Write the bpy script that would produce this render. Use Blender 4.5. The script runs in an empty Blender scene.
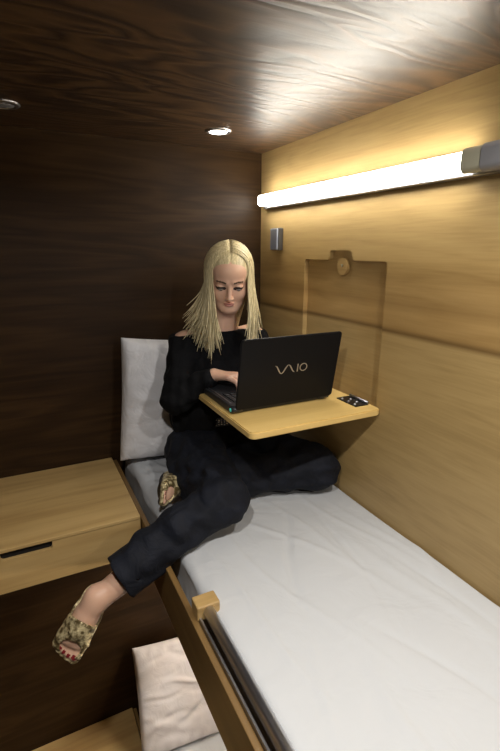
import bpy, bmesh, math, random
import numpy as np
from mathutils import Vector, Matrix
random.seed(7); rng = np.random.default_rng(5)
PI = math.pi
OZ = 2.6                      # height of the camera above the cabin floor; everything is modelled relative to the lens
scene = bpy.context.scene
COL = scene.collection

# ------------------------------------------------------------------ objects
def setp(o, label=None, cat=None, group=None, kind=None):
    if label: o['label'] = label
    if cat: o['category'] = cat
    if group: o['group'] = group
    if kind: o['kind'] = kind
    return o
def thing(name, label, cat, base, group=None):
    o = bpy.data.objects.new(name, None); COL.objects.link(o)
    o.empty_display_size = .05
    o.location = Vector(base)
    return setp(o, label, cat, group)
def link(name, me, mat, parent=None, smooth=False, label=None):
    o = bpy.data.objects.new(name, me); COL.objects.link(o)
    for m in (mat if isinstance(mat, (list, tuple)) else [mat]): me.materials.append(m)
    if smooth: me.polygons.foreach_set('use_smooth', [True]*len(me.polygons))
    if parent:
        o.parent = parent
        p = parent; acc = Vector(p.location)
        while p.parent: p = p.parent; acc += Vector(p.location)
        o.location = -acc
    if label: o['label'] = label
    return o
def sub(parent, name, me, mat, smooth=False, label=None):
    return link(name, me, mat, parent, smooth, label)
def pd(name, v, f):
    me = bpy.data.meshes.new(name); me.from_pydata([tuple(map(float, a)) for a in v], [], [tuple(map(int, a)) for a in f]); me.update(); return me
def bm_me(name, bm):
    bmesh.ops.recalc_face_normals(bm, faces=bm.faces)
    me = bpy.data.meshes.new(name); bm.to_mesh(me); bm.free(); return me
def add_box(bm, x0, x1, y0, y1, z0, z1, bev=0, seg=2):
    r = bmesh.ops.create_cube(bm, size=1)
    for v in r['verts']:
        v.co = Vector(((x0+x1)/2+v.co.x*(x1-x0), (y0+y1)/2+v.co.y*(y1-y0), (z0+z1)/2+v.co.z*(z1-z0)))
    if bev:
        es = list({e for v in r['verts'] for e in v.link_edges})
        bmesh.ops.bevel(bm, geom=es, offset=bev, segments=seg, affect='EDGES', profile=.5)
def box(name, x0, x1, y0, y1, z0, z1, bev=0, seg=2):
    bm = bmesh.new(); add_box(bm, x0, x1, y0, y1, z0, z1, bev, seg); return bm_me(name, bm)
def prism(bm, pts, axis, a, b, bev=0):
    """extrude a 2-D outline; axis 0: pts=(y,z), 1: pts=(x,z), 2: pts=(x,y)"""
    def P(p, t):
        return (t, p[0], p[1]) if axis == 0 else (p[0], t, p[1]) if axis == 1 else (p[0], p[1], t)
    va = [bm.verts.new(P(p, a)) for p in pts]; vb = [bm.verts.new(P(p, b)) for p in pts]
    fs = [bm.faces.new(va), bm.faces.new(vb[::-1])]
    n = len(pts)
    for i in range(n): fs.append(bm.faces.new((va[i], vb[i], vb[(i+1) % n], va[(i+1) % n])))
    if bev:
        es = list({e for f in fs[:2] for e in f.edges})
        bmesh.ops.recalc_face_normals(bm, faces=fs)
        bmesh.ops.bevel(bm, geom=es, offset=bev, segments=2, affect='EDGES')
def rrect(a0, a1, b0, b1, r, n=6):
    out = []
    for cx, cy, s in ((a1-r, b1-r, 0), (a0+r, b1-r, 90), (a0+r, b0+r, 180), (a1-r, b0+r, 270)):
        for i in range(n+1):
            t = math.radians(s+90*i/n); out.append((cx+r*math.cos(t), cy+r*math.sin(t)))
    return out
def tube(bm, pts, rad, n=12, cap=True, flat=None):
    pts = [Vector(p) for p in pts]; rings = []
    up = Vector((0, 0, 1)); prev = None
    for i, p in enumerate(pts):
        t = (pts[min(i+1, len(pts)-1)]-pts[max(i-1, 0)]).normalized()
        a = up.cross(t) if prev is None else prev-t*prev.dot(t)
        if a.length < 1e-5: a = Vector((1, 0, 0)).cross(t)
        a.normalize(); prev = a; b = t.cross(a)
        r = rad[i] if hasattr(rad, '__len__') else rad
        fl = 1 if flat is None else flat
        rings.append([bm.verts.new(p+a*(r*math.cos(2*PI*k/n))+b*(r*fl*math.sin(2*PI*k/n))) for k in range(n)])
    for A, B in zip(rings, rings[1:]):
        for k in range(n): bm.faces.new((A[k], A[(k+1) % n], B[(k+1) % n], B[k]))
    if cap: bm.faces.new(rings[0][::-1]); bm.faces.new(rings[-1])
def lathe(bm, prof, c, n=40):
    """profile (r, z) about the vertical through c"""
    rings = []
    for r, z in prof:
        rings.append([bm.verts.new((c[0]+r*math.cos(2*PI*k/n), c[1]+r*math.sin(2*PI*k/n), c[2]+z)) for k in range(n)] if r > 1e-6 else [bm.verts.new((c[0], c[1], c[2]+z))])
    for A, B in zip(rings, rings[1:]):
        for k in range(n):
            a = [A[k % len(A)], A[(k+1) % len(A)], B[(k+1) % len(B)], B[k % len(B)]]
            u = []
            for q in a:
                if q not in u: u.append(q)
            if len(u) > 2: bm.faces.new(u)

# ------------------------------------------------------------------ materials
def mat(name, col, rough=.5, metal=0, spec=.5, emit=None, es=0, coat=0, trans=0):
    m = bpy.data.materials.new(name); m.use_nodes = True
    b = m.node_tree.nodes['Principled BSDF']
    b.inputs['Base Color'].default_value = (*col, 1); b.inputs['Roughness'].default_value = rough
    b.inputs['Metallic'].default_value = metal; b.inputs['Specular IOR Level'].default_value = spec
    b.inputs['Coat Weight'].default_value = coat; b.inputs['Transmission Weight'].default_value = trans
    if emit: b.inputs['Emission Color'].default_value = (*emit, 1); b.inputs['Emission Strength'].default_value = es
    return m
def nd(m, t, **k):
    n = m.node_tree.nodes.new(t)
    for a, v in k.items():
        if a in n.inputs: n.inputs[a].default_value = v
        else: setattr(n, a, v)
    return n
def wood(name, cols, sc, rings=22, rough=.4, bump=.15, fine=.35, coat=0, spec=.5, band=None, ringamt=.5):
    """cols dark->light; sc: mapping scale (small along the grain); rings: how many contour lines of the cathedral figure"""
    m = mat(name, cols[1], rough, spec=spec, coat=coat); L = m.node_tree.links; b = m.node_tree.nodes['Principled BSDF']
    if coat: b.inputs['Coat Roughness'].default_value = .22
    tc = nd(m, 'ShaderNodeTexCoord')
    mp = nd(m, 'ShaderNodeMapping'); mp.inputs['Scale'].default_value = sc; L.new(tc.outputs['Object'], mp.inputs[0])
    n1 = nd(m, 'ShaderNodeTexNoise', Scale=1.0, Detail=3.0, Roughness=.5, Distortion=.3); L.new(mp.outputs[0], n1.inputs['Vector'])
    mu = nd(m, 'ShaderNodeMath', operation='MULTIPLY'); mu.inputs[1].default_value = rings; L.new(n1.outputs[0], mu.inputs[0])
    si = nd(m, 'ShaderNodeMath', operation='PINGPONG'); si.inputs[1].default_value = 1.0; L.new(mu.outputs[0], si.inputs[0])
    mp2 = nd(m, 'ShaderNodeMapping'); mp2.inputs['Scale'].default_value = [s*9 if s > min(sc)*1.5 else s*3 for s in sc]; L.new(tc.outputs['Object'], mp2.inputs[0])
    n2 = nd(m, 'ShaderNodeTexNoise', Scale=2.0, Detail=4.0, Roughness=.6); L.new(mp2.outputs[0], n2.inputs['Vector'])
    mix = nd(m, 'ShaderNodeMix', data_type='FLOAT'); mix.inputs[0].default_value = fine
    L.new(si.outputs[0], mix.inputs[2]); L.new(n2.outputs[0], mix.inputs[3])
    # broad tone
    mx2 = nd(m, 'ShaderNodeMix', data_type='FLOAT'); mx2.inputs[0].default_value = ringamt
    n3 = nd(m, 'ShaderNodeTexNoise', Scale=.8, Detail=2.0); L.new(mp.outputs[0], n3.inputs['Vector'])
    L.new(n3.outputs[0], mx2.inputs[2]); L.new(mix.outputs[0], mx2.inputs[3])
    cr = nd(m, 'ShaderNodeValToRGB'); e = cr.color_ramp.elements
    e[0].position = .25; e[0].color = (*cols[0], 1); e[1].position = .8; e[1].color = (*cols[2], 1)
    k = e.new(.5); k.color = (*cols[1], 1)
    L.new(mx2.outputs[0], cr.inputs[0]); out = cr.outputs[0]
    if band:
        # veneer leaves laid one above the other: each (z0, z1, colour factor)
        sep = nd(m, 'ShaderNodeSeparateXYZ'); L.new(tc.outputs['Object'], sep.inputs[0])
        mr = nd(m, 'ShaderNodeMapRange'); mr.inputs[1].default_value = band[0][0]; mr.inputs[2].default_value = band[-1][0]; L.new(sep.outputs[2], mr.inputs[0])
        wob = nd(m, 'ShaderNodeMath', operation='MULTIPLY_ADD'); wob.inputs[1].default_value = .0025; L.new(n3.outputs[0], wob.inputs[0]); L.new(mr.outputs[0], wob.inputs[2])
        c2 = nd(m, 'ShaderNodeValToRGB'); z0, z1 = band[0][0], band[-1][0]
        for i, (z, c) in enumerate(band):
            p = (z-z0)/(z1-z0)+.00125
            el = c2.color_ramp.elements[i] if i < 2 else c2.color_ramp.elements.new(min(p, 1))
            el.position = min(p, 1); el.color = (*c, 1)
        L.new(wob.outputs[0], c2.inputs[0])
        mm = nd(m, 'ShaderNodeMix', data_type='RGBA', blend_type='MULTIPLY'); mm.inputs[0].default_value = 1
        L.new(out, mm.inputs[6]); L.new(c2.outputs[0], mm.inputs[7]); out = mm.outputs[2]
    L.new(out, b.inputs['Base Color'])
    bp = nd(m, 'ShaderNodeBump', Strength=bump, Distance=.003); L.new(mix.outputs[0], bp.inputs['Height']); L.new(bp.outputs[0], b.inputs['Normal'])
    return m
def cloth(name, col, rough=.9, bump=.25, scale=700, wr=12, wrs=.25, sheen=0, vary=0.0, warp=.004):
    m = mat(name, col, rough, spec=.2); L = m.node_tree.links; b = m.node_tree.nodes['Principled BSDF']
    b.inputs['Sheen Weight'].default_value = sheen
    tc = nd(m, 'ShaderNodeTexCoord')
    n1 = nd(m, 'ShaderNodeTexNoise', Scale=float(scale), Detail=2.0); L.new(tc.outputs['Object'], n1.inputs['Vector'])
    n2 = nd(m, 'ShaderNodeTexNoise', Scale=float(wr), Detail=3.0, Distortion=.8); L.new(tc.outputs['Object'], n2.inputs['Vector'])
    b1 = nd(m, 'ShaderNodeBump', Strength=bump, Distance=.0006); L.new(n1.outputs[0], b1.inputs['Height'])
    b2 = nd(m, 'ShaderNodeBump', Strength=wrs, Distance=warp*3); L.new(n2.outputs[0], b2.inputs['Height']); L.new(b1.outputs[0], b2.inputs['Normal'])
    L.new(b2.outputs[0], b.inputs['Normal'])
    if vary:
        cr = nd(m, 'ShaderNodeValToRGB'); cr.color_ramp.elements[0].position = .35; cr.color_ramp.elements[1].position = .7
        cr.color_ramp.elements[0].color = (*[c*(1-vary) for c in col], 1); cr.color_ramp.elements[1].color = (*[min(1, c*(1+vary)) for c in col], 1)
        L.new(n2.outputs[0], cr.inputs[0]); L.new(cr.outputs[0], b.inputs['Base Color'])
    return m

OAK = ((.37, .245, .095), (.50, .345, .145), (.60, .43, .195))
M = {}
M['wall_oak'] = wood('oak veneer wall', OAK, (1, 1.1, 9), rings=14, rough=.42, bump=.06, fine=.75, ringamt=.5,
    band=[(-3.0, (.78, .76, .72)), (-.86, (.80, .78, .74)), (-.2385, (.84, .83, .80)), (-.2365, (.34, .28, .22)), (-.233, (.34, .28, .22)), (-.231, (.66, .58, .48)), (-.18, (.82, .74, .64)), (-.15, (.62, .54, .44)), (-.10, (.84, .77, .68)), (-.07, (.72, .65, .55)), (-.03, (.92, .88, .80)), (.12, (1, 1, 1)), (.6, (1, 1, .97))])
M['oak'] = wood('oak veneer furniture', ((.39, .245, .09), (.52, .345, .14), (.62, .43, .185)), (1, 10, 10), rings=9, rough=.38, bump=.06, fine=.5, ringamt=.45)
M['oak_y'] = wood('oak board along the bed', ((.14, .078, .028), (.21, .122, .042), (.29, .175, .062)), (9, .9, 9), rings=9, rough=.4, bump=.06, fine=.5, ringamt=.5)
M['table_oak'] = wood('oak table board', ((.60, .40, .13), (.72, .50, .18), (.80, .58, .24)), (1.2, 10, 10), rings=7, rough=.34, bump=.03, fine=.6, ringamt=.35)
M['walnut'] = wood('dark stained ash wall', ((.015, .007, .0025), (.032, .0155, .0052), (.062, .032, .011)), (.7, 3, 7), rings=16, rough=.5, bump=.10, fine=.55, ringamt=.45, spec=.18)
M['walnut_c'] = wood('dark stained ash ceiling', ((.020, .0085, .003), (.058, .028, .0095), (.12, .062, .022)), (1.3, 5.0, 5), rings=26, rough=.38, bump=.34, fine=.3, ringamt=.65, spec=1.0)
M['carpet'] = cloth('dark floor', (.03, .028, .026), 1, .5, 300)
M['sheet'] = cloth('white sheet', (.565, .58, .60), .85, .1, 900, 9, .5)
M['pillow'] = cloth('white pillow case', (.76, .76, .79), .85, .12, 800, 13, .8)
M['pink_pillow'] = cloth('rosy white pillow case', (.80, .75, .74), .85, .12, 800, 14, .3)
M['mint'] = cloth('pale green blanket', (.62, .70, .56), .9, .3, 400)
M['chrome'] = mat('chrome', (.85, .85, .88), .33, 1)
M['steel'] = mat('satin steel', (.45, .46, .50), .32, 1)
M['darkmetal'] = mat('black hinge metal', (.03, .03, .035), .3, .8)
M['tube'] = mat('tube light diffuser', (1, 1, 1), .4, emit=(1.0, .95, .84), es=27)
M['tube_low'] = mat('lower tube light diffuser', (1, 1, 1), .4, emit=(1.0, .93, .82), es=75)
M['capglass'] = mat('frosted end cap', (.50, .48, .36), .35, spec=.6)
M['capgrey'] = mat('grey lamp housing', (.36, .36, .38), .4, .3)
M['ledlens'] = mat('lit downlight lens', (1, 1, 1), .4, emit=(1, .93, .82), es=22)
M['offlens'] = mat('unlit downlight lens', (.30, .30, .31), .25, spec=.7)
M['switch'] = mat('brushed grey switch plate', (.42, .46, .55), .35, .5)
M['switchdark'] = mat('switch side', (.05, .045, .04), .5)
M['dark'] = mat('black void', (.004, .003, .003), .9)
M['lapblack'] = mat('black laptop lid', (.007, .007, .008), .42, spec=.15)
M['lapdeck'] = mat('dark laptop deck', (.035, .036, .04), .35, .3)
M['key'] = mat('black key caps', (.012, .012, .014), .45)
M['logo'] = mat('silver logo', (.62, .58, .52), .3, .8)
M['screen'] = mat('lit laptop screen', (.02, .02, .02), .3, emit=(.72, .82, 1), es=.9)
M['cyan'] = mat('teal hinge light', (.05, .5, .42), .3, emit=(.15, .9, .75), es=.15)
M['top'] = cloth('black knit top', (.0035, .0035, .0042), .9, .4, 500, 16, .8)
M['denim'] = cloth('dark navy denim', (.006, .0075, .0135), .8, .6, 900, 18, .7, vary=.3)
M['denim'].node_tree.nodes['Principled BSDF'].inputs['Specular IOR Level'].default_value = .3
M['gold'] = mat('gold snake leather', (.42, .34, .17), .42, .35)
L = M['gold'].node_tree.links; vo = nd(M['gold'], 'ShaderNodeTexVoronoi', Scale=190.0); tcg = nd(M['gold'], 'ShaderNodeTexCoord'); L.new(tcg.outputs['Object'], vo.inputs['Vector'])
nz = nd(M['gold'], 'ShaderNodeTexNoise', Scale=70.0, Detail=2.0); L.new(tcg.outputs['Object'], nz.inputs['Vector'])
crg = nd(M['gold'], 'ShaderNodeValToRGB'); crg.color_ramp.elements[0].position = .42; crg.color_ramp.elements[0].color = (.14, .10, .04, 1); crg.color_ramp.elements[1].position = .58; crg.color_ramp.elements[1].color = (.72, .60, .34, 1)
L.new(nz.outputs[0], crg.inputs[0]); L.new(crg.outputs[0], M['gold'].node_tree.nodes['Principled BSDF'].inputs['Base Color'])
bpg = nd(M['gold'], 'ShaderNodeBump', Strength=.6, Distance=.0015); L.new(vo.outputs[0], bpg.inputs['Height']); L.new(bpg.outputs[0], M['gold'].node_tree.nodes['Principled BSDF'].inputs['Normal'])
M['sole'] = mat('black sole', (.012, .009, .008), .5)
M['nail'] = mat('red nail varnish', (.22, .02, .025), .15, coat=1)
M['stud'] = mat('silver studs', (.85, .85, .9), .12, 1)
M['eye'] = mat('eye white', (.30, .27, .25), .25)
M['iris'] = mat('eye iris', (.03, .025, .02), .1)
M['lash'] = mat('dark lashes and liner', (.018, .010, .008), .6)
M['brow'] = mat('brown eyebrow', (.10, .055, .03), .8)
M['lips'] = mat('rose lips', (.48, .20, .155), .4)
def skin():
    m = mat('skin', (.70, .43, .30), .45, spec=.4); b = m.node_tree.nodes['Principled BSDF']
    b.inputs['Subsurface Weight'].default_value = .08; b.inputs['Subsurface Radius'].default_value = (1, .35, .2); b.inputs['Subsurface Scale'].default_value = .01
    return m
M['skin'] = skin()
def hairmat():
    m = mat('blond hair', (.5, .4, .2), .42, spec=.5); L = m.node_tree.links; b = m.node_tree.nodes['Principled BSDF']
    tc = nd(m, 'ShaderNodeTexCoord'); mp = nd(m, 'ShaderNodeMapping'); mp.inputs['Scale'].default_value = (260, 260, 9)
    L.new(tc.outputs['Object'], mp.inputs[0]); n = nd(m, 'ShaderNodeTexNoise', Scale=1.0, Detail=3.0); L.new(mp.outputs[0], n.inputs['Vector'])
    cr = nd(m, 'ShaderNodeValToRGB'); e = cr.color_ramp.elements
    e[0].position = .3; e[0].color = (.46, .37, .19, 1); e[1].position = .7; e[1].color = (.84, .73, .45, 1)
    L.new(n.outputs[0], cr.inputs[0]); L.new(cr.outputs[0], b.inputs['Base Color'])
    bp = nd(m, 'ShaderNodeBump', Strength=.3, Distance=.001); L.new(n.outputs[0], bp.inputs['Height']); L.new(bp.outputs[0], b.inputs['Normal'])
    return m
M['hair'] = hairmat()

# ------------------------------------------------------------------ the cabin
XW, YB, ZC = 1.0, 1.87, .395           # right wall, back wall, ceiling
ZF = -2.6                              # floor
XL, YF = -.95, -1.35
ZM = -.86                              # top of the upper mattress
PITCH = -1.385                         # the lower bunk repeats the upper one
def struct(name, me, m): return setp(link(name, me, m), kind='structure')
struct('floor', box('floor', XL-.05, XW+.08, YF-.05, YB+.05, ZF-.05, ZF), M['carpet'])
struct('ceiling', box('ceiling', XL-.05, XW+.08, YF-.05, YB+.05, ZC, ZC+.05), M['walnut_c'])
struct('wall_back', box('wall_back', XL-.05, XW+.08, YB, YB+.05, ZF, ZC), M['walnut'])
struct('wall_left', box('wall_left', XL-.05, XL, YF, YB, ZF, ZC), M['walnut'])
struct('wall_front', box('wall_front', XL-.05, XW+.08, YF-.05, YF, ZF, ZC), M['walnut'])
# right wall with the table recess cut into it
def rc_outline():
    r = .014; n = 5; out = []
    def arc(cy, cz, a0, a1):
        for i in range(n+1):
            t = math.radians(a0+(a1-a0)*i/n); out.append((cy+r*math.cos(t), cz+r*math.sin(t)))
    y0, y1, z0, z1 = 1.066, 1.511, -.4975, -.031; t0, t1, zt = 1.232, 1.357, .001
    arc(y1-r, z0+r, -90, 0) ; arc(y1-r, z1-r, 0, 90)
    arc(t1+r, z1+r, 270, 180); arc(t1-r, zt-r, 0, 90); arc(t0+r, zt-r, 90, 180); arc(t0-r, z1+r, 0, -90)
    arc(y0+r, z1-r, 90, 180); arc(y0+r, z0+r, 180, 270)
    return out
RC = rc_outline()
bm = bmesh.new()
ov = [bm.verts.new((XW, y, z)) for y, z in ((YF, ZF), (YB, ZF), (YB, ZC), (YF, ZC))]
iv = [bm.verts.new((XW, y, z)) for y, z in RC]; ib = [bm.verts.new((XW+.019, y, z)) for y, z in RC]
es = [bm.edges.new((ov[i], ov[(i+1) % 4])) for i in range(4)]+[bm.edges.new((iv[i], iv[(i+1) % len(iv)])) for i in range(len(iv))]
bmesh.ops.triangle_fill(bm, use_beauty=True, use_dissolve=False, edges=es)
n = len(iv)
for i in range(n): bm.faces.new((iv[i], iv[(i+1) % n], ib[(i+1) % n], ib[i]))
bm.faces.new(ib)
o2 = [bm.verts.new((XW+.06, v.co.y, v.co.z)) for v in ov]
for i in range(4): bm.faces.new((ov[i], o2[i], o2[(i+1) % 4], ov[(i+1) % 4]))
bm.faces.new(o2)
struct('wall_right', bm_me('wall_right', bm), M['wall_oak'])

# ---------------- beds
def wr(x, y, seed=0):
    """soft creases of a sheet"""
    h = 0*x
    r = np.random.default_rng(31+seed)
    for k in range(26):
        a = r.uniform(-.5, .9); cx = r.uniform(.35, 1.0); cy = r.uniform(-.3, 1.75); L = r.uniform(.12, .35); w = r.uniform(.006, .016)
        # direction mostly along the bed
        dx, dy = math.sin(a*.6), math.cos(a*.6)
        u = (x-cx)*dx+(y-cy)*dy; v = (x-cx)*dy-(y-cy)*dx
        v = v+.03*np.sin(u*7+k)
        h = h+1.7*r.uniform(.0008, .003)*np.exp(-(v/w)**2)*np.exp(-(u/L)**2)*(1 if k % 3 else -1)
    h = h+.0022*np.sin(x*17+y*5+seed)*np.sin(y*9-x*6)
    return h
def mattress_mesh(zt, y0=-.35, y1=1.866, x0=.340, x1=.998, th=.115, dent=True, seed=0):
    nx, ny = 130, 330; R = .028
    # cross-section: bottom-left up, over the top, down the right
    s = np.linspace(0, 1, nx); W = x1-x0; per = th+W+th
    v = []; f = []
    ys = np.linspace(y0, y1, ny)
    X = np.zeros((ny, nx)); Z = np.zeros((ny, nx))
    for j, t in enumerate(s*per):
        if t < th: x, z = x0, zt-th+t
        elif t < th+W: x, z = x0+t-th, zt
        else: x, z = x1, zt-(t-th-W)
        # rounding
        for cx, sg in ((x0+R, -1), (x1-R*.5, 1)):
            rr = R if sg < 0 else R*.5
            if (x-cx)*sg > 0 and z > zt-rr:
                d = Vector((x-cx, z-(zt-rr))); 
                if d.length > rr: d = d.normalized()*rr
                x, z = cx+d.x, zt-rr+d.y
        X[:, j] = x; Z[:, j] = z
    Y = np.repeat(ys[:, None], nx, 1)
    topm = np.clip((Z-(zt-.03))/.03, 0, 1)
    edge = np.clip((X-x0)/.05, 0, 1)
    h = wr(X, Y, seed)*topm
    if dent:
        h += .012*np.exp(-((X-.42)/.05)**2)*np.exp(-((Y-1.58)/.12)**2)*(1+.35*np.sin(Y*75+X*30))*topm
        h -= .012*np.exp(-(((X-.68)/.2)**2+((Y-1.58)/.22)**2))*topm
        # creases that run out from under the legs
        for cx, cy, ang, L, w, A in ((.60, 1.16, 2.7, .30, .010, .0045), (.52, 1.02, 2.95, .35, .009, .004), (.72, 1.12, 2.9, .30, .012, .0035), (.86, 1.16, 3.0, .28, .010, .0035), (.42, .95, 3.0, .30, .008, .004), (.93, 1.02, 3.1, .2, .01, .003)):
            dx, dy = math.sin(ang), math.cos(ang)
            u = (X-cx)*dx+(Y-cy)*dy; q = (X-cx)*dy-(Y-cy)*dx+.02*np.sin(u*8+cx*20)
            h += A*np.exp(-(q/w)**2)*np.exp(-((u-.1)/L)**2)*topm
    Z = Z+h+.003*edge*topm
    X = X+np.where(Z < zt-.02, .004*np.sin(Y*21+Z*30), 0)*(X < x0+.1)
    v = np.stack([X, Y, Z], -1).reshape(-1, 3)
    f = [(i*nx+j, i*nx+j+1, (i+1)*nx+j+1, (i+1)*nx+j) for i in range(ny-1) for j in range(nx-1)]
    f += [tuple(range(nx-1, -1, -1)), tuple((ny-1)*nx+j for j in range(nx))]
    return pd('mattress', v, f)
def bed(zt, lab, up):
    t = thing('bunk_bed_frame', lab, 'bed frame', (.65, .75, zt-.175), 'bunk bed frames')
    b = bmesh.new(); add_box(b, .29, .306, -.40, 1.868, zt-.172, zt-.012, .002)
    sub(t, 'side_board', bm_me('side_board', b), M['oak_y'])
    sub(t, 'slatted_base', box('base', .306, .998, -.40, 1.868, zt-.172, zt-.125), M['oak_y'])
    sub(t, 'foot_board', box('foot', .306, .998, -.40, -.375, zt-.125, zt-.012, .002), M['oak'])
    return t
bed(ZM, 'oak frame of the upper bunk with a long side board beside the white bed', True)
bed(ZM+PITCH, 'oak frame of the lower bunk under the small lower pillow', False)
def mattress(zt, lab, dent, seed):
    return setp(link('mattress', mattress_mesh(zt, dent=dent, seed=seed), M['sheet'], smooth=True), lab, 'mattress', 'bunk mattresses')
mattress(ZM, 'white sheeted mattress of the upper bunk that the woman sits on', True, 0)
mattress(ZM+PITCH, 'white sheeted mattress of the lower bunk at the bottom of the view', False, 3)

# guard rail at the edge of the upper bunk
t = thing('guard_rail', 'chrome guard rail with an oak end block on the upper bunk edge', 'rail', (.333, .2, -.87))
b = bmesh.new(); tube(b, [(.332, .868, -.850), (.332, -.3, -.850)], .0145, 24)
sub(t, 'rail_tube', bm_me('rail', b), M['chrome'], True)
b = bmesh.new(); add_box(b, .302, .362, .868, .912, -.872, -.832, .004, 3)
sub(t, 'end_block', bm_me('block', b), M['oak'], label='oak end block')
b = bmesh.new(); add_box(b, .300, .362, -.34, -.30, -.872, -.832, .004, 3)
sub(t, 'end_block', bm_me('block', b), M['oak'], label='oak end block')
sub(t, 'rail_channel', box('channel', .3065, .3125, -.29, .87, -.885, -.862, .001), M['steel'])

# storage boxes beside the beds
def storage(zt, lab):
    t = thing('storage_box', lab, 'storage box', (-.3, 1.62, zt-.15), 'storage boxes beside the bunks')
    x0, x1, y0, y1 = XL+.002, .286, 1.372, 1.868
    b = bmesh.new(); add_box(b, x0, x1, y0-.003, y1, zt-.013, zt, .0025)
    sub(t, 'top_panel', bm_me('top', b), M['oak'])
    b = bmesh.new(); add_box(b, x0, x1, y0+.016, y1, zt-.152, zt-.0135)
    sub(t, 'case', bm_me('case', b), M['oak'])
    # drawer front with a hand slot under the top panel
    s0, s1, r = -.132, .012, .010
    zt2, zb, zs = zt-.0145, zt-.152, zt-.040
    pts = [(x0, zt2), (x0, zb), (x1, zb), (x1, zt2), (s1+.0, zt2)]
    pts += [(s1, zs+r)]+[(s1-r+r*math.cos(a), zs+r+r*math.sin(a)) for a in np.radians([-22, -45, -67])]+[(s1-r, zs), (s0+r, zs)]
    pts += [(s0+r-r*math.cos(a), zs+r-r*math.sin(a)) for a in np.radians([67, 45, 22])]+[(s0, zs+r), (s0, zt2)]
    b = bmesh.new(); prism(b, pts, 1, y0, y0+.015)
    d = sub(t, 'drawer_front', bm_me('drawer', b), M['oak'])
    sub(t, 'hand_slot', box('slot', s0-.003, s1+.003, y0+.0125, y0+.0158, zs-.003, zt2), M['dark'], label='dark hand slot')
    return t
storage(ZM+.002, 'oak storage box with a dark hand slot beside the upper bunk')
storage(ZM+PITCH, 'plain oak storage box top beside the lower bunk at the bottom edge')

# pillows
def pillow_mesh(W, H, T, seed, n=70, sag=.02):
    r = np.random.default_rng(seed); u = np.linspace(-1, 1, n); U, V = np.meshgrid(u, u)
    prof = (np.clip(1-np.abs(U)**2.6, 0, 1)*np.clip(1-np.abs(V)**2.6, 0, 1))**.42
    pin = 1-.05*(1-np.abs(V)**2)*0
    X = U*W/2*(1-.022*(1-V**2)+.02*(1-V**2)*(V < 0)*-V); Z = V*H/2*(1-.035*(1-U**2))
    fold = 0*U
    for k in range(22):
        a = r.uniform(-.5, .5)+(0 if k % 2 else .3); cx, cz = r.uniform(-.9, .9, 2); w = r.uniform(.04, .09); L = r.uniform(.25, .6)
        du = (U-cx)*math.cos(a)+(V-cz)*math.sin(a); dv = -(U-cx)*math.sin(a)+(V-cz)*math.cos(a)+.06*np.sin(du*5+k)
        fold += r.uniform(-.012, .012)*np.exp(-(dv/w)**2)*np.exp(-(du/L)**2)
    # puckers near the seams
    fold += .0035*np.sin(U*26+2*np.sin(V*4))*np.exp(-((1-np.abs(V))/.16)**2)+.0035*np.sin(V*24+2*np.sin(U*4))*np.exp(-((1-np.abs(U))/.16)**2)
    v = []; f = []
    for sgn in (-1, 1):
        Y = sgn*(T/2*prof+.004)+fold*prof**.5*sgn*(1 if sgn < 0 else .4)
        v.append(np.stack([X, Y, Z], -1).reshape(-1, 3))
    v = np.concatenate(v)
    N = n*n
    for i in range(n-1):
        for j in range(n-1):
            a = i*n+j; f.append((a, a+1, a+n+1, a+n)); f.append((N+a, N+a+n, N+a+n+1, N+a+1))
    rim = [j for j in range(n)]+[i*n+n-1 for i in range(1, n)]+[(n-1)*n+j for j in range(n-2, -1, -1)]+[i*n for i in range(n-2, 0, -1)]
    for a, b_ in zip(rim, rim[1:]+rim[:1]): f.append((a, N+a, N+b_, b_))
    return v, f
def place(v, rx, ry, rz, loc):
    Rm = np.array((Matrix.Rotation(rz, 3, 'Z') @ Matrix.Rotation(ry, 3, 'Y') @ Matrix.Rotation(rx, 3, 'X')))
    return v@Rm.T+np.array(loc)
def pillow(W, H, T, seed, rx, ry, rz, loc, m, lab):
    v, f = pillow_mesh(W, H, T, seed); v = place(v, rx, ry, rz, loc)
    me = pd('pillow', v, f)
    return setp(link('pillow', me, m, smooth=True), lab, 'pillow', 'white pillows')
pillow(.50, .50, .185, 3, math.radians(-4), math.radians(5), 0, (.572, 1.768, -.600), M['pillow'], 'white pillow propped upright against the dark wall behind the woman')
pillow(.46, .46, .10, 11, math.radians(-35), math.radians(3), math.radians(-3), (.515, 1.690, -2.050), M['pink_pillow'], 'small white pillow propped on the lower bunk below the guard rail')

# ---------------- light fittings
def tube_light(dz, lab, y_end=.797, tm=None):
    t = thing('tube_light', lab, 'lamp', (.975, 1.2, .18+dz), 'tube lights along the wall')
    b = bmesh.new(); add_box(b, .975, .9995, .40, 1.805, .168+dz, .224+dz, .003)
    sub(t, 'housing', bm_me('housing', b), M['steel'])
    b = bmesh.new(); prism(b, [(x, z+dz) for x, z in rrect(.944, .9745, .178, .221, .0145)], 1, y_end, 1.795)
    sub(t, 'diffuser', bm_me('diffuser', b), tm or M['tube'], False, 'glowing white diffuser')
    b = bmesh.new(); prism(b, [(x, z+dz) for x, z in rrect(.941, .9745, .172, .227, .016)], 1, y_end-.05, y_end-.0005)
    sub(t, 'end_cap', bm_me('cap', b), M['capglass'], False, 'frosted yellowish end cap')
    b = bmesh.new(); prism(b, [(x, z+dz) for x, z in rrect(.939, .9745, .170, .229, .016)], 1, .42, y_end-.0505, .002)
    sub(t, 'ballast_cover', bm_me('cover', b), M['capgrey'], False, 'grey cover')
    return t
tube_light(0, 'long glowing tube light on the oak wall above the laptop table')
tube_light(PITCH, 'tube light of the lower bunk, out of view under the upper bed', tm=M['tube_low'])
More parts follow.
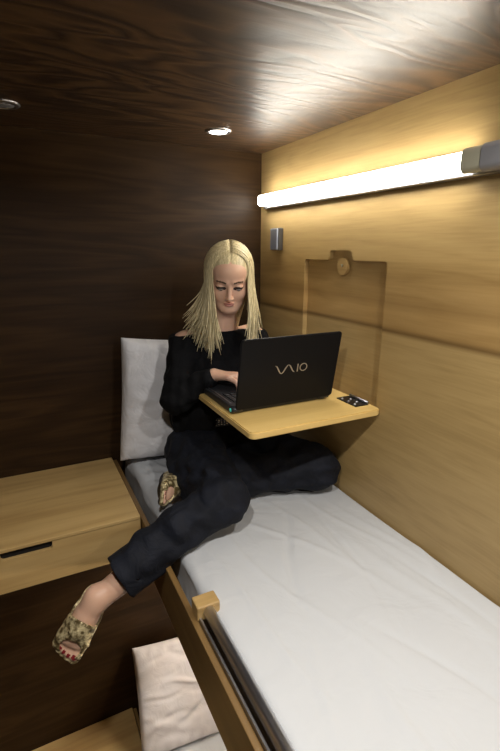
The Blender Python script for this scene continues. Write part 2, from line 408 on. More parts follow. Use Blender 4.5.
def downlight(x, y, on, lab):
    t = thing('ceiling_spotlight', lab, 'ceiling light', (x, y, ZC), 'round recessed ceiling lights')
    b = bmesh.new(); lathe(b, [(.0315, -.003), (.033, -.0052), (.041, -.0045), (.046, -.001), (.046, 0)], (x, y, ZC))
    sub(t, 'trim_ring', bm_me('ring', b), M['chrome'], True)
    b = bmesh.new(); lathe(b, [(0, -.0062), (.020, -.0058), (.029, -.0045), (.0315, -.002), (.0315, 0)], (x, y, ZC))
    sub(t, 'lens', bm_me('lens', b), M['ledlens'] if on else M['offlens'], True, 'bright lens' if on else 'grey unlit lens')
downlight(.686, 1.602, True, 'lit round ceiling spotlight above the woman')
downlight(.028, 1.605, False, 'unlit grey ceiling spotlight cut by the left edge of the view')

# switch on the right wall
t = thing('light_switch', 'small grey light switch on the oak wall under the tube end', 'switch', (.99, 1.70, .0))
b = bmesh.new(); add_box(b, .978, .9995, 1.675, 1.735, .000, .088, .003)
sub(t, 'back_box', bm_me('switch', b), M['switchdark'])
b = bmesh.new(); add_box(b, .970, .9775, 1.677, 1.733, .002, .086, .003)
sub(t, 'front_plate', bm_me('plate', b), M['switch'])

# folding table
t = thing('folding_table', 'fold-down oak table hinged to the right wall under the laptop', 'table', (.98, 1.25, -.515))
b = bmesh.new(); prism(b, rrect(.530, .997, 1.036, 1.494, .020), 2, -.506, -.485, .003)
sub(t, 'table_top', bm_me('tabletop', b), M['table_oak'])
for y0 in (1.085, 1.365):
    h = sub(t, 'hinge', box('hinge', .932, .985, y0, y0+.10, -.4849, -.4815, .001), M['darkmetal'])
    b = bmesh.new(); tube(b, [(.985, y0+.004, -.4785), (.985, y0+.096, -.4785)], .005, 12)
    sub(h, 'pin', bm_me('pin', b), M['steel'], True)
    b = bmesh.new()
    for xx, yy in ((.943, .018), (.943, .05), (.943, .082), (.965, .034), (.965, .066)):
        lathe(b, [(0, .0025), (.004, .002), (.0055, 0)], (xx, y0+yy, -.4815), 12)
    sub(h, 'screw_heads', bm_me('screws', b), M['steel'], True)
# catch that holds the folded table
t = thing('table_catch', 'round wooden catch at the top of the empty table recess', 'catch', (1.01, 1.283, -.05))
b = bmesh.new(); cc = [(1.290+.030*math.cos(a), -.052+.030*math.sin(a)) for a in np.linspace(0, 2*PI, 33)[:-1]]
prism(b, cc, 0, 1.007, 1.0188, .002); sub(t, 'disc', bm_me('disc', b), M['wall_oak'])
b = bmesh.new(); prism(b, [(1.296, -.044), (1.284, -.044), (1.290, -.054)], 0, 1.0035, 1.0068); sub(t, 'keeper', bm_me('keeper', b), M['steel'])

# ---------------- laptop
LX0, LX1, LYH, LYF, LZ = .546, .902, 1.200, 1.446, -.4848
t = thing('laptop', 'open black laptop standing on the fold-down oak table', 'laptop', (.72, 1.3, LZ))
b = bmesh.new(); prism(b, rrect(LX0, LX1, LYH, LYF, .012), 2, LZ+.002, LZ+.024, .002)
sub(t, 'base', bm_me('base', b), M['lapdeck'])
b = bmesh.new()
for r_ in range(5):
    n = 14; w = .286/n
    for k in range(n):
        if r_ == 4 and 4 <= k <= 8:
            if k == 4: add_box(b, LX0+.025+k*w+.0012, LX0+.025+9*w-.0012, LYH+.035+r_*.019, LYH+.035+r_*.019+.0165, LZ+.0241, LZ+.0275, .0008, 1)
            continue
        add_box(b, LX0+.025+k*w+.0012, LX0+.025+(k+1)*w-.0012, LYH+.035+r_*.019, LYH+.035+r_*.019+.0165, LZ+.0241, LZ+.0275, .0008, 1)
sub(t, 'keyboard', bm_me('keys', b), M['key'])
sub(t, 'touchpad', box('pad', LX0+.115, LX0+.205, LYF-.085, LYF-.03, LZ+.0241, LZ+.0247, .0003, 1), M['lapblack'])
sub(t, 'trim_strip', box('strip', LX0+.010, LX0+.016, LYH+.03, LYF-.012, LZ+.0241, LZ+.0256, .0005, 1), M['steel'], label='bright metal edge strip')
b = bmesh.new(); tube(b, [(LX0+.0, LYH-.002, LZ+.014), (LX0+.035, LYH-.002, LZ+.014)], .009, 16)
sub(t, 'hinge_barrel', bm_me('barrel', b), M['lapdeck'], True)
b = bmesh.new(); tube(b, [(LX1-.035, LYH-.002, LZ+.014), (LX1, LYH-.002, LZ+.014)], .009, 16)
sub(t, 'hinge_barrel', bm_me('barrel', b), M['lapdeck'], True)
b = bmesh.new(); tube(b, [(LX0-.0025, LYH+.004, LZ+.013), (LX0-.0005, LYH+.004, LZ+.013)], .006, 16)
sub(t, 'power_light', bm_me('led', b), M['cyan'], True)
# lid frame: local (u across, v up the lid, w outward normal towards the camera side)
lb = np.array((LX0, LYH-.006, LZ+.016)); lu = np.array((1., 0, 0)); lv = np.array((0, -.040, .223)); LH = np.linalg.norm(lv); lv = lv/LH
lv = lv-lu*lv.dot(lu); LH *= np.linalg.norm(lv); lv /= np.linalg.norm(lv); lb[0] += .009; lw = np.cross(lu, lv)   # faces the lens (-y, -z)
if lw[1] > 0: lw = -lw
def lid_pt(u, v, w): return lb+lu*u+lv*v+lw*w
LW = LX1-LX0
def lid_prism(pts, w0, w1, bev=0):
    bb = bmesh.new(); prism(bb, pts, 2, w0, w1, bev)
    for q in bb.verts: q.co = Vector(lid_pt(*q.co))
    return bm_me('lid', bb)
lid = sub(t, 'lid', lid_prism(rrect(0, LW, .0, LH, .010), 0, .0085, .0022), M['lapblack'])
sub(lid, 'screen', lid_prism(rrect(.014, LW-.014, .022, LH-.014, .002), -.0008, -.0001), M['screen'], label='lit screen facing the woman')
bb = bmesh.new()
def stroke(pts, w):
    # flat ribbon with per-point width
    L_, R_ = [], []
    for i, p in enumerate(pts):
        p = Vector(p); tdir = (Vector(pts[min(i+1, len(pts)-1)])-Vector(pts[max(i-1, 0)])).normalized(); nn = Vector((-tdir.y, tdir.x))
        ww = w[i] if hasattr(w, '__len__') else w
        L_.append(p+nn*ww/2); R_.append(p-nn*ww/2)
    for i in range(len(pts)-1):
        q = [L_[i], L_[i+1], R_[i+1], R_[i]]
        lo = [bb.verts.new((a.x, a.y, .0086)) for a in q]; hi = [bb.verts.new((a.x, a.y, .0094)) for a in q]
        bb.faces.new(hi); bb.faces.new(lo[::-1])
        for k in range(4): bb.faces.new((lo[k], lo[(k+1) % 4], hi[(k+1) % 4], hi[k]))
# logo: joined wave V-A, then I and O, read from outside (u runs left to right as seen by the lens)
cu, cv, S = LW*.50, LH*.53, .028
wv = []
for i in range(41):
    a = i/40; wv.append((cu-.056+a*.070, cv+S*.5*math.cos(a*3*PI)*(1-.12*a)))
stroke(wv[:2]+wv[2:], [.0018+.0022*abs(math.sin(3*PI*i/40)) for i in range(41)])
stroke([(cu+.0245, cv-S*.46), (cu+.0245, cv+S*.46)], .0036)
stroke([(cu+.046+.0125*math.cos(a), cv+S*.43*math.sin(a)) for a in np.linspace(0, 2*PI, 33)], .0028)
for q in bb.verts: q.co = Vector(lid_pt(*q.co))
sub(lid, 'logo', bm_me('logo', bb), M['logo'], label='silver VAIO lettering')

#PERSON-BEGIN
# ------------------------------------------------------------------ the woman: smooth-union fields meshed with surface nets
V = lambda *a: np.array(a, float)
def unit(a): a = np.array(a, float); return a/np.linalg.norm(a)
def coords(parts):
    out = [parts[0][0]]
    for a, b, h in parts:
        n = max(1, int(math.ceil((b-a)/h))); out += list(a+(b-a)*np.arange(1, n+1)/n)
    return np.array(out, np.float32)
class Rc:      # tapered capsule
    def __init__(s, a, b, r1, r2, k=.012, op='u'): s.a, s.b, s.r1, s.r2, s.k, s.op = np.array(a, float), np.array(b, float), r1, r2, k, op
    def box(s): m = max(s.r1, s.r2); return np.minimum(s.a, s.b)-m, np.maximum(s.a, s.b)+m
    def d(s, x, y, z, o=0):
        ab = s.b-s.a; L = ab.dot(ab)+1e-12
        t = np.clip(((x-s.a[0])*ab[0]+(y-s.a[1])*ab[1]+(z-s.a[2])*ab[2])/L, 0, 1)
        return np.sqrt((x-s.a[0]-t*ab[0])**2+(y-s.a[1]-t*ab[1])**2+(z-s.a[2]-t*ab[2])**2)-(s.r1+(s.r2-s.r1)*t)-o
class El:      # ellipsoid, R: rows are its own axes
    def __init__(s, c, r, k=.012, op='u', R=None): s.c, s.r, s.k, s.op, s.R = np.array(c, float), np.array(r, float), k, op, R
    def box(s): m = s.r if s.R is None else np.full(3, max(s.r)); return s.c-m, s.c+m
    def d(s, x, y, z, o=0):
        X, Y, Z = x-s.c[0], y-s.c[1], z-s.c[2]
        if s.R is not None:
            R = s.R; X, Y, Z = R[0][0]*X+R[0][1]*Y+R[0][2]*Z, R[1][0]*X+R[1][1]*Y+R[1][2]*Z, R[2][0]*X+R[2][1]*Y+R[2][2]*Z
        a, b, c = s.r+o
        k0 = np.sqrt((X/a)**2+(Y/b)**2+(Z/c)**2); k1 = np.sqrt((X/a**2)**2+(Y/b**2)**2+(Z/c**2)**2)+1e-9
        return k0*(k0-1)/k1
def comb(F, d, k, op):
    if op == 's': d = -d; h = np.clip(.5-.5*(d-F)/k, 0, 1); return F*h*1.0+d*(1-h)+k*h*(1-h) if False else np.maximum(F, d)+np.maximum(k-np.abs(F-d), 0)**2/(4*k)
    return np.minimum(F, d)-np.maximum(k-np.abs(F-d), 0)**2/(4*k)
def field(prims, xs, ys, zs, o=0):
    F = np.full((len(xs), len(ys), len(zs)), .5, np.float32)
    for p in prims:
        lo, hi = p.box(); mg = p.k+.014+abs(o)
        i = [np.searchsorted(c, (l-mg, h+mg)) for c, l, h in zip((xs, ys, zs), lo, hi)]
        if any(a[0] >= a[1] for a in i): continue
        sl = tuple(slice(a[0], a[1]) for a in i)
        x = xs[sl[0]][:, None, None]; y = ys[sl[1]][None, :, None]; z = zs[sl[2]][None, None, :]
        F[sl] = comb(F[sl], p.d(x, y, z, o), p.k, p.op)
    return F
def at_pt(prims, p, o=0):
    F = .5
    for q in prims: F = comb(np.float64(F), q.d(p[0], p[1], p[2], o), q.k, q.op)
    return float(F)
def nets(F, xs, ys, zs):
    S = F < 0; nx, ny, nz = F.shape
    cnt = np.zeros((nx-1, ny-1, nz-1), np.uint8)
    for a in (0, 1):
        for b in (0, 1):
            for c in (0, 1): cnt += S[a:nx-1+a, b:ny-1+b, c:nz-1+c]
    I, J, K = np.nonzero((cnt > 0) & (cnt < 8))
    idx = np.full(cnt.shape, -1, np.int32); idx[I, J, K] = np.arange(len(I))
    acc = np.zeros((len(I), 3)); num = np.zeros(len(I)); ax = (xs, ys, zs)
    for d in range(3):
        for a in (0, 1):
            for b in (0, 1):
                o = [0, 0, 0]; o[(d+1) % 3] = a; o[(d+2) % 3] = b
                i0, j0, k0 = I+o[0], J+o[1], K+o[2]; e = [0, 0, 0]; e[d] = 1
                f0 = F[i0, j0, k0]; f1 = F[i0+e[0], j0+e[1], k0+e[2]]
                m = (f0 < 0) != (f1 < 0); t = np.where(m, f0/np.where(m, f0-f1, 1), 0)
                P = np.stack([xs[i0], ys[j0], zs[k0]], -1).astype(float); Q = np.stack([xs[i0+e[0]], ys[j0+e[1]], zs[k0+e[2]]], -1)
                acc[m] += (P+(Q-P)*t[:, None])[m]; num[m] += 1
    v = acc/num[:, None]
    fs = []
    for d in range(3):
        e = [0, 0, 0]; e[d] = 1
        A = S[:nx-e[0], :ny-e[1], :nz-e[2]]; B = S[e[0]:, e[1]:, e[2]:]
        i, j, k = np.nonzero(A != B); g = np.stack([i, j, k], -1)
        d1, d2 = (d+1) % 3, (d+2) % 3
        ok = (g[:, d1] > 0) & (g[:, d2] > 0) & (g[:, d1] < (nx, ny, nz)[d1]-1) & (g[:, d2] < (nx, ny, nz)[d2]-1); g = g[ok]
        def q(a, b):
            h = g.copy(); h[:, d1] -= a; h[:, d2] -= b; return idx[h[:, 0], h[:, 1], h[:, 2]]
        fl = A[tuple(g.T)]
        Q = np.stack([q(1, 1), q(0, 1), q(0, 0), q(1, 0)], -1)
        Q[~fl] = Q[~fl][:, ::-1]; fs.append(Q)
    return v, np.concatenate(fs)
def net_mesh(name, F, xs, ys, zs, keep_largest=False):
    v, f = nets(F, xs, ys, zs)
    me = bpy.data.meshes.new(name); me.vertices.add(len(v)); me.vertices.foreach_set('co', v.ravel())
    me.loops.add(4*len(f)); me.loops.foreach_set('vertex_index', f.ravel().astype(np.int32))
    me.polygons.add(len(f)); me.polygons.foreach_set('loop_start', np.arange(0, 4*len(f), 4, dtype=np.int32)); me.polygons.foreach_set('loop_total', np.full(len(f), 4, np.int32))
    me.update(calc_edges=True); me.validate()
    return me, v, f

# --- head frame
HC = V(.690, 1.530, -.094)
fw = unit((-.36, -.87, -.38)); up0 = V(.03, 0, 1); rt = unit(np.cross(up0, -fw)); upv = np.cross(-fw, rt)
HR = np.array([rt, -fw, upv])              # rows: local x, local y (back), local z (up)
if HR[0][0] < 0: HR[0] *= -1
def H(x, y, z): return HC+HR[0]*x+HR[1]*y+HR[2]*z
def he(c, r, k=.012, op='u'): return El(H(*c), r, k, op, HR)
def hc(a, b, r1, r2, k=.01, op='u'): return Rc(H(*a), H(*b), r1, r2, k, op)
EX, EY, EZ = .0305, -.0715, .0
head = [he((0, .010, .030), (.073, .092, .080)), he((0, -.028, -.030), (.058, .058, .074), .03), he((0, -.066, -.090), (.020, .018, .016), .03),
        he((0, -.02, -.072), (.045, .05, .026), .03), he((0, -.045, .045), (.052, .040, .032), .03)]
for s in (-1, 1):
    head += [he((s*.036, -.056, -.030), (.022, .022, .022), .022), hc((s*.045, -.01, -.055), (s*.018, -.060, -.088), .017, .014, .025),
             hc((s*.012, -.083, .020), (s*.040, -.072, .020), .008, .006, .012)]
for s in (-1, 1): head += [he((s*EX, -.096, -.001), (.017, .013, .011), .010, 's')]
head += [hc((0, -.084, .008), (0, -.103, -.030), .0065, .0085, .009), he((0, -.104, -.033), (.009, .009, .008), .006)]
for s in (-1, 1):
    head += [he((s*.0105, -.095, -.036), (.0065, .008, .006), .005), he((s*.005, -.099, -.0415), (.003, .004, .003), .003, 's'),
             he((s*EX, EY-.0008, .0005), (.0165, .0155, .0112), .004), he((s*EX, EY+.002, -.0095), (.0155, .0125, .006), .004),
             he((s*.074, .012, -.012), (.008, .018, .030), .006)]
head += [he((0, -.086, -.0575), (.019, .0085, .0048), .004), he((0, -.0835, -.067), (.017, .0085, .0058), .004), he((0, -.096, -.0622), (.020, .006, .0014), .003, 's'),
         he((0, -.088, -.0475), (.004, .004, .007), .003, 's')]

# --- joints
ARP = V(*(0.1027, 1.1200, -0.9171))
SR, ER, WR = V(.545, 1.62, -.345), V(.470, 1.510, -.520), V(.588, 1.438, -.424)
SL, EL_, WL = V(.835, 1.62, -.340), V(.925, 1.50, -.545), V(.828, 1.425, -.425)
HPR, KR, AR = V(.560, 1.57, -.748), V(.502, 1.155, -.742), ARP
HPL, KL, AL = V(.755, 1.60, -.755), V(.912, 1.255, -.768), V(.445, 1.43, -.795)
torso = [El((.672, 1.645, -.745), (.165, .120, .105), .03), El((.680, 1.655, -.615), (.128, .098, .12), .05), El((.690, 1.640, -.455), (.140, .098, .15), .05),
         Rc((.575, 1.625, -.352), (.805, 1.625, -.348), .056, .056, .04), Rc((.690, 1.63, -.345), (.690, 1.60, -.27), .065, .046, .04), El((.640, 1.555, -.440), (.058, .052, .058), .03), El((.745, 1.555, -.440), (.058, .052, .058), .03)]
neck = [Rc((.690, 1.62, -.33), H(0, .020, -.05), .050, .041, .03)]
arms = []
for S_, E_, W_ in ((SR, ER, WR), (SL, EL_, WL)):
    arms += [Rc(S_, E_, .050, .038, .03), Rc(E_, W_, .038, .024, .015)]
def hand(W, fwd, side, curl=(.25, .75, .75), spread=.10):
    """palm down; side points to the thumb"""
    out = []; fwd = unit(fwd); side = unit(side-fwd*fwd.dot(side)); dn = unit(np.cross(fwd, side)); dn = dn if dn[2] < 0 else -dn
    ln = (.040, .045, .041, .033)
    for i, o in enumerate((.027, .009, -.009, -.026)):
        kn = W+fwd*(.082-.006*abs(i-1))+side*o-dn*.006
        out.append(Rc(W+side*o*.45, kn, .0135, .0098, .012))
        a = 0; p = kn; dd = unit(fwd+side*spread*(1.5-i)*.8)
        for j, (l, c) in enumerate(zip((ln[i], ln[i]*.62, ln[i]*.5), curl)):
            a += c; q = p+l*(dd*math.cos(a)+dn*math.sin(a)); out.append(Rc(p, q, .0088-.0009*j, .0080-.0009*j, .003)); p = q
    a0 = W+side*.016+fwd*.018; a1 = W+side*.040+fwd*.050+dn*.010; a2 = a1+fwd*.030+side*.006+dn*.006; a3 = a2+fwd*.022-side*.006+dn*.004
    out += [Rc(a0, a1, .0135, .0105, .010), Rc(a1, a2, .0100, .0088, .004), Rc(a2, a3, .0088, .0072, .003)]
    return out
hands = hand(WR, (.62, -.78, -.02), V(1, .5, 0))+hand(WL, (-.45, -.88, -.02), V(-1, .4, 0))
shR = unit(AR-KR)
legR = [Rc(HPR, KR, .074, .054, .02), Rc(KR, KR+(AR-KR)*.45, .050, .044, .02), Rc(KR+(AR-KR)*.45, AR+V(-.004, -.002, -.010), .045, .031, .02)]
legL = [Rc(HPL, KL, .074, .054, .02), Rc(KL, AL, .050, .028, .02)]
def foot(A, f, sole, g=1.0):
    f = unit(f); sole = unit(np.array(sole, float)-f*f.dot(sole)); sd = np.cross(f, sole)
    o = [Rc(A, A+f*.010+sole*.034, .022*g, .021*g, .02), Rc(A, A+f*.070*g+sole*.020*g, .029*g, .026*g, .015), Rc(A+f*.004+sole*.036*g, A+f*.095*g+sole*.040*g, .022*g, .020*g, .02)]
    for i in (-1, 0, 1): o.append(Rc(A+(f*.045+sole*.022)*g, A+(f*.105+sole*.037+sd*.020*i)*g, .025*g, .0160*g, .015))
    for i, (w, l) in enumerate(((.024, .030), (.009, .032), (-.004, .029), (-.016, .025), (-.027, .019))):
        a = A+(f*.105+sole*.040+sd*w)*g; o.append(Rc(a, a+(f*l+sole*.004)*g, .0105*g if i == 0 else .0080*g, .0105*g if i == 0 else .0074*g, .003))
    return o, f, sole, sd
footR, fR, oR, dR = foot(AR, (-0.1166, -0.0700, -0.1170), (.09, .80, -.50), 1.12)
footL, fL, oL, dL = foot(AL, (-.30, -.80, .12), (-.92, .30, .10))

xs = coords([(-.03, .13, .003), (.13, .585, .0045), (.585, .79, .0021), (.79, .995, .0035)])
ys = coords([(1.0, 1.26, .0035), (1.26, 1.40, .0028), (1.40, 1.66, .0021), (1.66, 1.80, .005)])
zs = coords([(-1.12, -.90, .0035), (-.90, -.50, .005), (-.50, -.39, .0026), (-.39, -.24, .004), (-.24, .05, .0021)])
body_prims = torso+neck+arms+hands+legR+footR
F = field(body_prims, xs, ys, zs); F2 = field(legL+footL, xs, ys, zs); np.minimum(F, F2, out=F); del F2
Fh = field(head+neck, xs, ys, zs); F = np.minimum(F, Fh)-np.maximum(.012-np.abs(F-Fh), 0)**2/.048; del Fh
F = F.astype(np.float32)
me, bv, bf = net_mesh('body', F, xs, ys, zs); del F
WOM = thing('person', 'woman with long blond hair, black top and dark jeans typing on the laptop', 'person', (.66, 1.5, ZM))
body = sub(WOM, 'body', me, [M['skin'], M['lips'], M['brow'], M['lash'], M['nail']], True)
nf = len(me.polygons); cen = np.zeros(nf*3); me.polygons.foreach_get('center', cen); cen = cen.reshape(-1, 3)
loc = (cen-HC)@HR.T; mi = np.zeros(nf, np.int32); lx, ly, lz = np.abs(loc[:, 0]), loc[:, 1], loc[:, 2]
mi[(ly < -.074) & (((lx/.0190)**2+((lz+.0620)/.0085)**2) < 1)] = 1
bz = .0215+.0035*np.sin(np.clip((lx-.012)/.035, 0, 1)*2.6)-.003
mi[(ly < -.05) & (lx > .013) & (lx < .046) & (np.abs(lz-bz) < .0032-.03*np.clip(lx-.034, 0, .1))] = 2
er = np.sqrt(((lx-EX)/.0185)**2+((lz+.0030)/.0075)**2); mi[(ly < -.060) & (er < 1)] = 3
for A_, f_, o_, d_, in ((AR, fR, oR, dR), (AL, fL, oL, dL)):
    for p_ in (footR if A_ is AR else footL)[-5:]:
        mi[np.linalg.norm((cen-(p_.b-o_*p_.r2*.85+f_*.001))/V(1, 1, 1), axis=1) < p_.r2*.62] = 4
me.polygons.foreach_set('material_index', mi)
# eyes
for s in (-1, 1):
    b = bmesh.new(); bmesh.ops.create_uvsphere(b, u_segments=20, v_segments=14, radius=.0125)
    for q in b.verts: q.co = Vector(H(s*EX, EY-.0030, -.0030)+HR.T@np.array(q.co))
    e = sub(WOM, 'eye', bm_me('eye', b), M['eye'], True)
    b = bmesh.new(); bmesh.ops.create_uvsphere(b, u_segments=16, v_segments=10, radius=.0072)
    for q in b.verts: q.co = Vector(H(s*EX+.001, EY-.0102, -.0062)+HR.T@(np.array(q.co)*V(1, .55, 1)))
    sub(e, 'iris', bm_me('iris', b), M['iris'], True)

def folds(x, y, z, amp, seed):
    r = np.random.default_rng(seed); d = 0
    for k in range(7):
        a = unit(r.normal(size=3)); b_ = unit(r.normal(size=3)); fr = r.uniform(45, 120)
        d = d+amp/2.4*np.sin(fr*(a[0]*x+a[1]*y+a[2]*z)+2.2*np.sin(22*(b_[0]*x+b_[1]*y+b_[2]*z)+k))
    return d
# --- top with long sleeves, bare shoulders
tx = coords([(.38, 1.0, .004)]); ty = coords([(1.38, 1.80, .004)]); tz = coords([(-.68, -.25, .004)])
sl = [Rc(SR, ER, .050, .041, .03), Rc(ER, ER+(WR-ER)*.80, .041, .031, .015), Rc(SL, EL_, .050, .041, .03), Rc(EL_, EL_+(WL-EL_)*.97, .041, .028, .015)]
F = field(torso[1:]+[El((.570, 1.60, -.62), (.085, .095, .11), .04)]+sl, tx, ty, tz, .0065)
gx, gy, gz = tx[:, None, None], ty[None, :, None], tz[None, None, :]
F = F+folds(gx, gy, gz, .0035, 4).astype(np.float32)-.003
F = np.maximum(F, gz-(-.297+.014*np.cos((gx-.69)*9)-.010))             # neckline
me, _, _ = net_mesh('top', F.astype(np.float32), tx, ty, tz)
sub(WOM, 'off_shoulder_top', me, M['top'], True)
# --- jeans
jx = coords([(.10, 1.0, .0045)]); jy = coords([(1.02, 1.79, .0045)]); jz = coords([(-1.0, -.60, .004)])
C = KR+(AR-KR)*.83
j1 = [El((.672, 1.645, -.745), (.172, .127, .108), .03), El((.535, 1.53, -.750), (.098, .13, .098), .04), El((.478, 1.40, -.775), (.070, .13, .075), .05), El((.678, 1.65, -.66), (.143, .112, .06), .03), Rc(HPR, KR, .098, .072, .03), Rc(KR, KR+(C-KR)*.45+V(0, .01, .012), .066, .063, .02), Rc(KR+(C-KR)*.45+V(0, .01, .012), C+shR*.05, .063, .066, .02)]
j2 = [Rc(HPL, KL, .090, .080, .03), Rc(KL, KL+(AL-KL)*.55, .078, .066, .02), Rc(KL+(AL-KL)*.55, KL+(AL-KL)*.80, .066, .05, .02), El((.665, 1.40, -.790), (.10, .14, .065), .04)]
F = field(j1, jx, jy, jz); gx, gy, gz = jx[:, None, None], jy[None, :, None], jz[None, None, :]
dpl = (gx-C[0])*shR[0]+(gy-C[1])*shR[1]+(gz-C[2])*shR[2]
F = np.maximum(F, dpl)
F = np.maximum(F, -Rc(C-shR*.04, C+shR*.06, .054, .060).d(gx, gy, gz))      # open hem
F = np.minimum(F, field(j2, jx, jy, jz))
kn = np.exp(-(((gx-KR[0])/.13)**2+((gy-KR[1]-.06)/.13)**2+((gz-KR[2])/.12)**2))
F = F+(folds(gx, gy, gz, .0042, 9)-.001)*(1-.6*np.clip((dpl+.05)/.05, 0, 1))
F = F+.004*kn*np.sin(150*((gx-KR[0])*.6+(gz-KR[2])*.8)+3*np.sin(25*gy))
F = np.maximum(F, gz+.632)
me, _, _ = net_mesh('jeans', F.astype(np.float32), jx, jy, jz)
sub(WOM, 'jeans', me, M['denim'], True)
# --- studded belt
b = bmesh.new()
def belt(a, z): return V(.672+.170*math.cos(a), 1.650+.143*math.sin(a), z)
for k in range(60):
    a0, a1 = 2*PI*k/60, 2*PI*(k+1)/60
    q = [belt(a0, -.652), belt(a1, -.652), belt(a1, -.618), belt(a0, -.618)]
    i_ = [(p-V(.679, 1.651, 0))*V(.955, .945, 1)+V(.679, 1.651, 0) for p in q]
    vo = [b.verts.new(p) for p in q]; vi = [b.verts.new(p) for p in i_]
    b.faces.new(vo); b.faces.new(vi[::-1]); b.faces.new((vo[3], vo[2], vi[2], vi[3])); b.faces.new((vo[1], vo[0], vi[0], vi[1]))
bmesh.ops.remove_doubles(b, verts=b.verts, dist=1e-5)
bl = sub(WOM, 'belt', bm_me('belt', b), M['sole'])
b = bmesh.new()
for k in range(46):
    for z in (-.626, -.635, -.644):
        p = belt(PI*1.04+PI*.92*k/45, z+rng.uniform(-.002, .002)); bmesh.ops.create_icosphere(b, subdivisions=1, radius=rng.uniform(.003, .0052), matrix=Matrix.Translation(Vector(p)))
sub(bl, 'silver_studs', bm_me('studs', b), M['stud'], True)
# --- shoes
def shoe(A, f, sole, sd, prims, g):
    P0 = A+f*.05+sole*.02
    gx_ = [coords([(P0[i]-.155, P0[i]+.155, .0028)]) for i in range(3)]
    F = field(prims, *gx_, .0048); x, y, z = gx_[0][:, None, None]-A[0], gx_[1][None, :, None]-A[1], gx_[2][None, None, :]-A[2]
    pf = (x*f[0]+y*f[1]+z*f[2])/g; ps = (x*sole[0]+y*sole[1]+z*sole[2])/g; pd_ = (x*sd[0]+y*sd[1]+z*sd[2])/g
    band = np.maximum(np.maximum(.058-pf, pf-.136), .0215-np.sqrt((pf-.123)**2+((pd_-.004)*.8)**2+(ps-.022)**2*.5))
    foot_bed = .044+.10*np.clip(.02-pf, 0, .05)-ps                      # low side walls and sole
    counter = np.maximum(np.maximum(pf+.004, .034-ps), -.022-pf)
    tip = np.maximum(.128-pf, .046-ps)
    reg = np.minimum(np.minimum(band, foot_bed), np.minimum(counter, tip))
    G = np.maximum(F-.001, reg)
    side = np.maximum(np.maximum(F-.002, .024+.024*np.clip((pf-.095)/.012, 0, 1)-ps), -pf-.022); G = np.minimum(G, side)
    # knot on the strap
    kt = np.sqrt(((pf-.082)/.017)**2+((ps-.002)/.012)**2+((pd_)/.020)**2)
    G = np.minimum(G, (kt-1)*.012)
    G = np.minimum(G, np.maximum(np.maximum(F-.004, .060-pf), np.maximum(pf-.104, np.abs(np.sin((pf-.09)*40+pd_*55))*.006-.0035)))
    G = np.maximum(G, ps-.062)
    me, _, _ = net_mesh('shoe', G.astype(np.float32), *gx_)
    s_ = sub(WOM, 'shoe', me, M['gold'], True, 'gold peep-toe shoe')
    S2 = np.maximum(np.maximum(F-.0035, .0555-ps), ps-.070)
    me, _, _ = net_mesh('sole', S2.astype(np.float32), *gx_)
    sub(s_, 'sole', me, M['sole'], True, 'black sole')
shoe(AR, fR, oR, dR, footR, 1.12); shoe(AL, fL, oL, dL, footL, 1.0)
# --- hair
hx = coords([(HC[0]-.14, HC[0]+.14, .0028)]); hy = coords([(HC[1]-.15, HC[1]+.20, .0028)]); hz = coords([(HC[2]-.27, HC[2]+.15, .0028)])
cap = [Rc(H(-.035, .045, -.03), V(.635, 1.672, -.30), .048, .040, .03), Rc(H(.035, .045, -.03), V(.745, 1.665, -.30), .048, .038, .03), he((0, .014, .034), (.083, .100, .0845)), he((0, .035, -.03), (.078, .070, .09), .03), he((0, -.105, -.036), (.054, .075, .098), .008, 's'), he((0, -.06, -.11), (.07, .08, .07), .01, 's')]
F = field(cap, hx, hy, hz)
gx, gy, gz = hx[:, None, None]-HC[0], hy[None, :, None]-HC[1], hz[None, None, :]-HC[2]
lx = gx*HR[0][0]+gy*HR[0][1]+gz*HR[0][2]; ly = gx*HR[1][0]+gy*HR[1][1]+gz*HR[1][2]
F = F+.0025*np.exp(-(lx/.003)**2)*(ly < .04)
me, _, _ = net_mesh('hair', F.astype(np.float32), hx, hy, hz)
hairo = sub(WOM, 'hair', me, M['hair'], True)
b = bmesh.new()
cloth_p = torso+neck+arms+sl
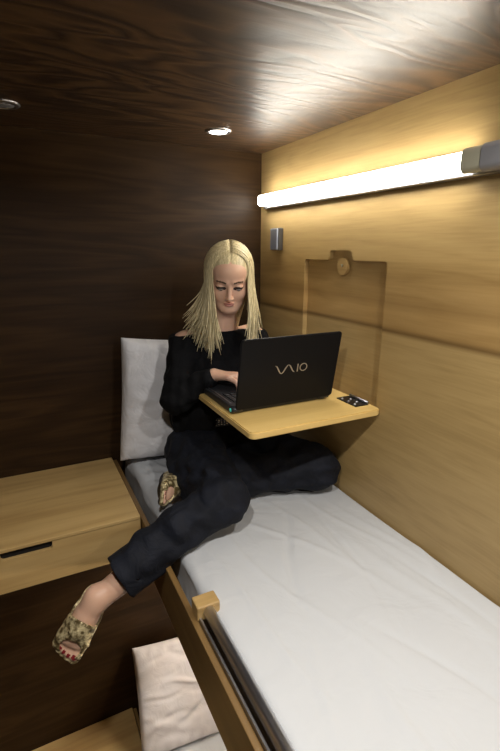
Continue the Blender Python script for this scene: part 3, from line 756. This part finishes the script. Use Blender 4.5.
def lock(s, a, jit, length, out_, fwd_, r0):
    y0 = -.030+.10*a+jit[0]*.006; y1 = -.054+.152*a+jit[1]*.008
    pts = []; rad = []
    rx, ry, rz, cy, cz = .0855+jit[2]*.002, .104, .0872+jit[2]*.002, .014, .034
    for th in np.linspace(2, 98, 9):
        u = (th-2)/96; y = y0+(y1-y0)*u; k = math.sqrt(max(.05, 1-((y-cy)/ry)**2)); t_ = math.radians(th)
        pts.append(H(s*rx*(k if k > .72 else .72*u+k*(1-u))*math.sin(t_), y, cz+rz*k*math.cos(t_)-.03*max(0, u-.8)))
    p = pts[-1].copy(); n = 11
    for i in range(1, n+1):
        t_ = i/n
        p = p+V(s*out_*(.2+1.5*t_*t_)/n+.0012*math.sin(i*1.3+jit[3]*6), fwd_*(1-.3*t_)/n+.0010*math.cos(i*1.7+jit[4]*6), -length/n)
        for _ in range(3):
            d = at_pt(cloth_p, p)
            if d < .013:
                h = .004; g = V(at_pt(cloth_p, p+V(h, 0, 0))-d, at_pt(cloth_p, p+V(0, h, 0))-d, at_pt(cloth_p, p+V(0, 0, h))-d)
                g = g/(np.linalg.norm(g)+1e-9); g = unit(g+V(0, -.7, 0)); p = p+g*(.013-d)
        pts.append(p.copy())
    N = len(pts); rad = [r0*(.75 if i < 2 else 1)*(1-.85*max(0, (i-N*.62)/(N*.38))**1.4)+.0003 for i in range(N)]
    # smooth
    Q = np.array(pts); Q[9:] += (np.linspace(0, 1, len(Q)-9)**1.2)[:, None]*(.006*np.array([math.sin(jit[0]*9), math.cos(jit[1]*9), 0])+.003*np.sin(np.arange(len(Q)-9)*.9+jit[2]*5)[:, None]*np.array([1, .4, 0]))
    for _ in range(2): Q[1:-1] = Q[1:-1]*.5+(Q[:-2]+Q[2:])*.25
    tube(b, list(Q), rad, 6, True, .6)
for s in (-1, 1):
    for k in range(330):
        a = (k+.5)/330*.95; j = rng.normal(size=5)*.8
        Lg = (.225 if s < 0 else .205)+.03*rng.normal()-(.02 if a > .5 else 0)
        outw = (-.022+.125*min(1, a*1.3)+.014*rng.normal()) if s < 0 else (-.022+.05*a+.008*rng.normal())
        if s < 0 and rng.random() < .12: outw += .03
        lock(s, a, j, max(.12, Lg), outw, -.045*(1-a)+.006*rng.normal()-.03*a, rng.uniform(.0018, .0042))
sub(hairo, 'hair_locks', bm_me('locks', b), M['hair'], True)
#PERSON-END
#LIGHTS-BEGIN
FILL_LAMPS = ((.686, .30, 6.5), (.686, -.75, 9), (.028, .30, 11))
# disk lights added as unseen fill under the ceiling, above and behind the lens
def lamp(x, y, z, P, size=.06, col=(1, .96, .90), spread=170):
    l = bpy.data.lights.new('fill_lamp', 'AREA'); l.shape = 'DISK'; l.size = size; l.energy = P; l.color = col; l.spread = math.radians(spread)
    o = bpy.data.objects.new('fill_lamp', l); COL.objects.link(o); o.location = (x, y, z)
for x, y, P in FILL_LAMPS:
    lamp(x, y, ZC-.012, P)
#LIGHTS-END

# ------------------------------------------------------------------ camera
Mw = np.array([[0.89221449, -0.11514384, 0.43668661], [-0.45158498, -0.23802292, 0.85989307], [0.00493003, -0.96441018, -0.26436473]])
cam = bpy.data.cameras.new('camera'); co = bpy.data.objects.new('camera', cam); COL.objects.link(co)
r = Matrix(((Mw[0][0], -Mw[0][1], -Mw[0][2]), (Mw[1][0], -Mw[1][1], -Mw[1][2]), (Mw[2][0], -Mw[2][1], -Mw[2][2])))
co.matrix_world = r.to_4x4()
cam.sensor_fit = 'VERTICAL'; cam.sensor_height = 36; cam.sensor_width = 24; cam.lens = 457/751*36
cam.clip_start = .02
scene.camera = co
w = bpy.data.worlds.new('world'); scene.world = w; w.use_nodes = True
w.node_tree.nodes['Background'].inputs[0].default_value = (.02, .02, .02, 1); w.node_tree.nodes['Background'].inputs[1].default_value = 1
for o in scene.objects:
    if o.parent is None: o.location.z += OZ
scene.view_settings.view_transform = 'Standard'; scene.view_settings.look = 'None'
scene.view_settings.exposure = 0; scene.view_settings.gamma = 1
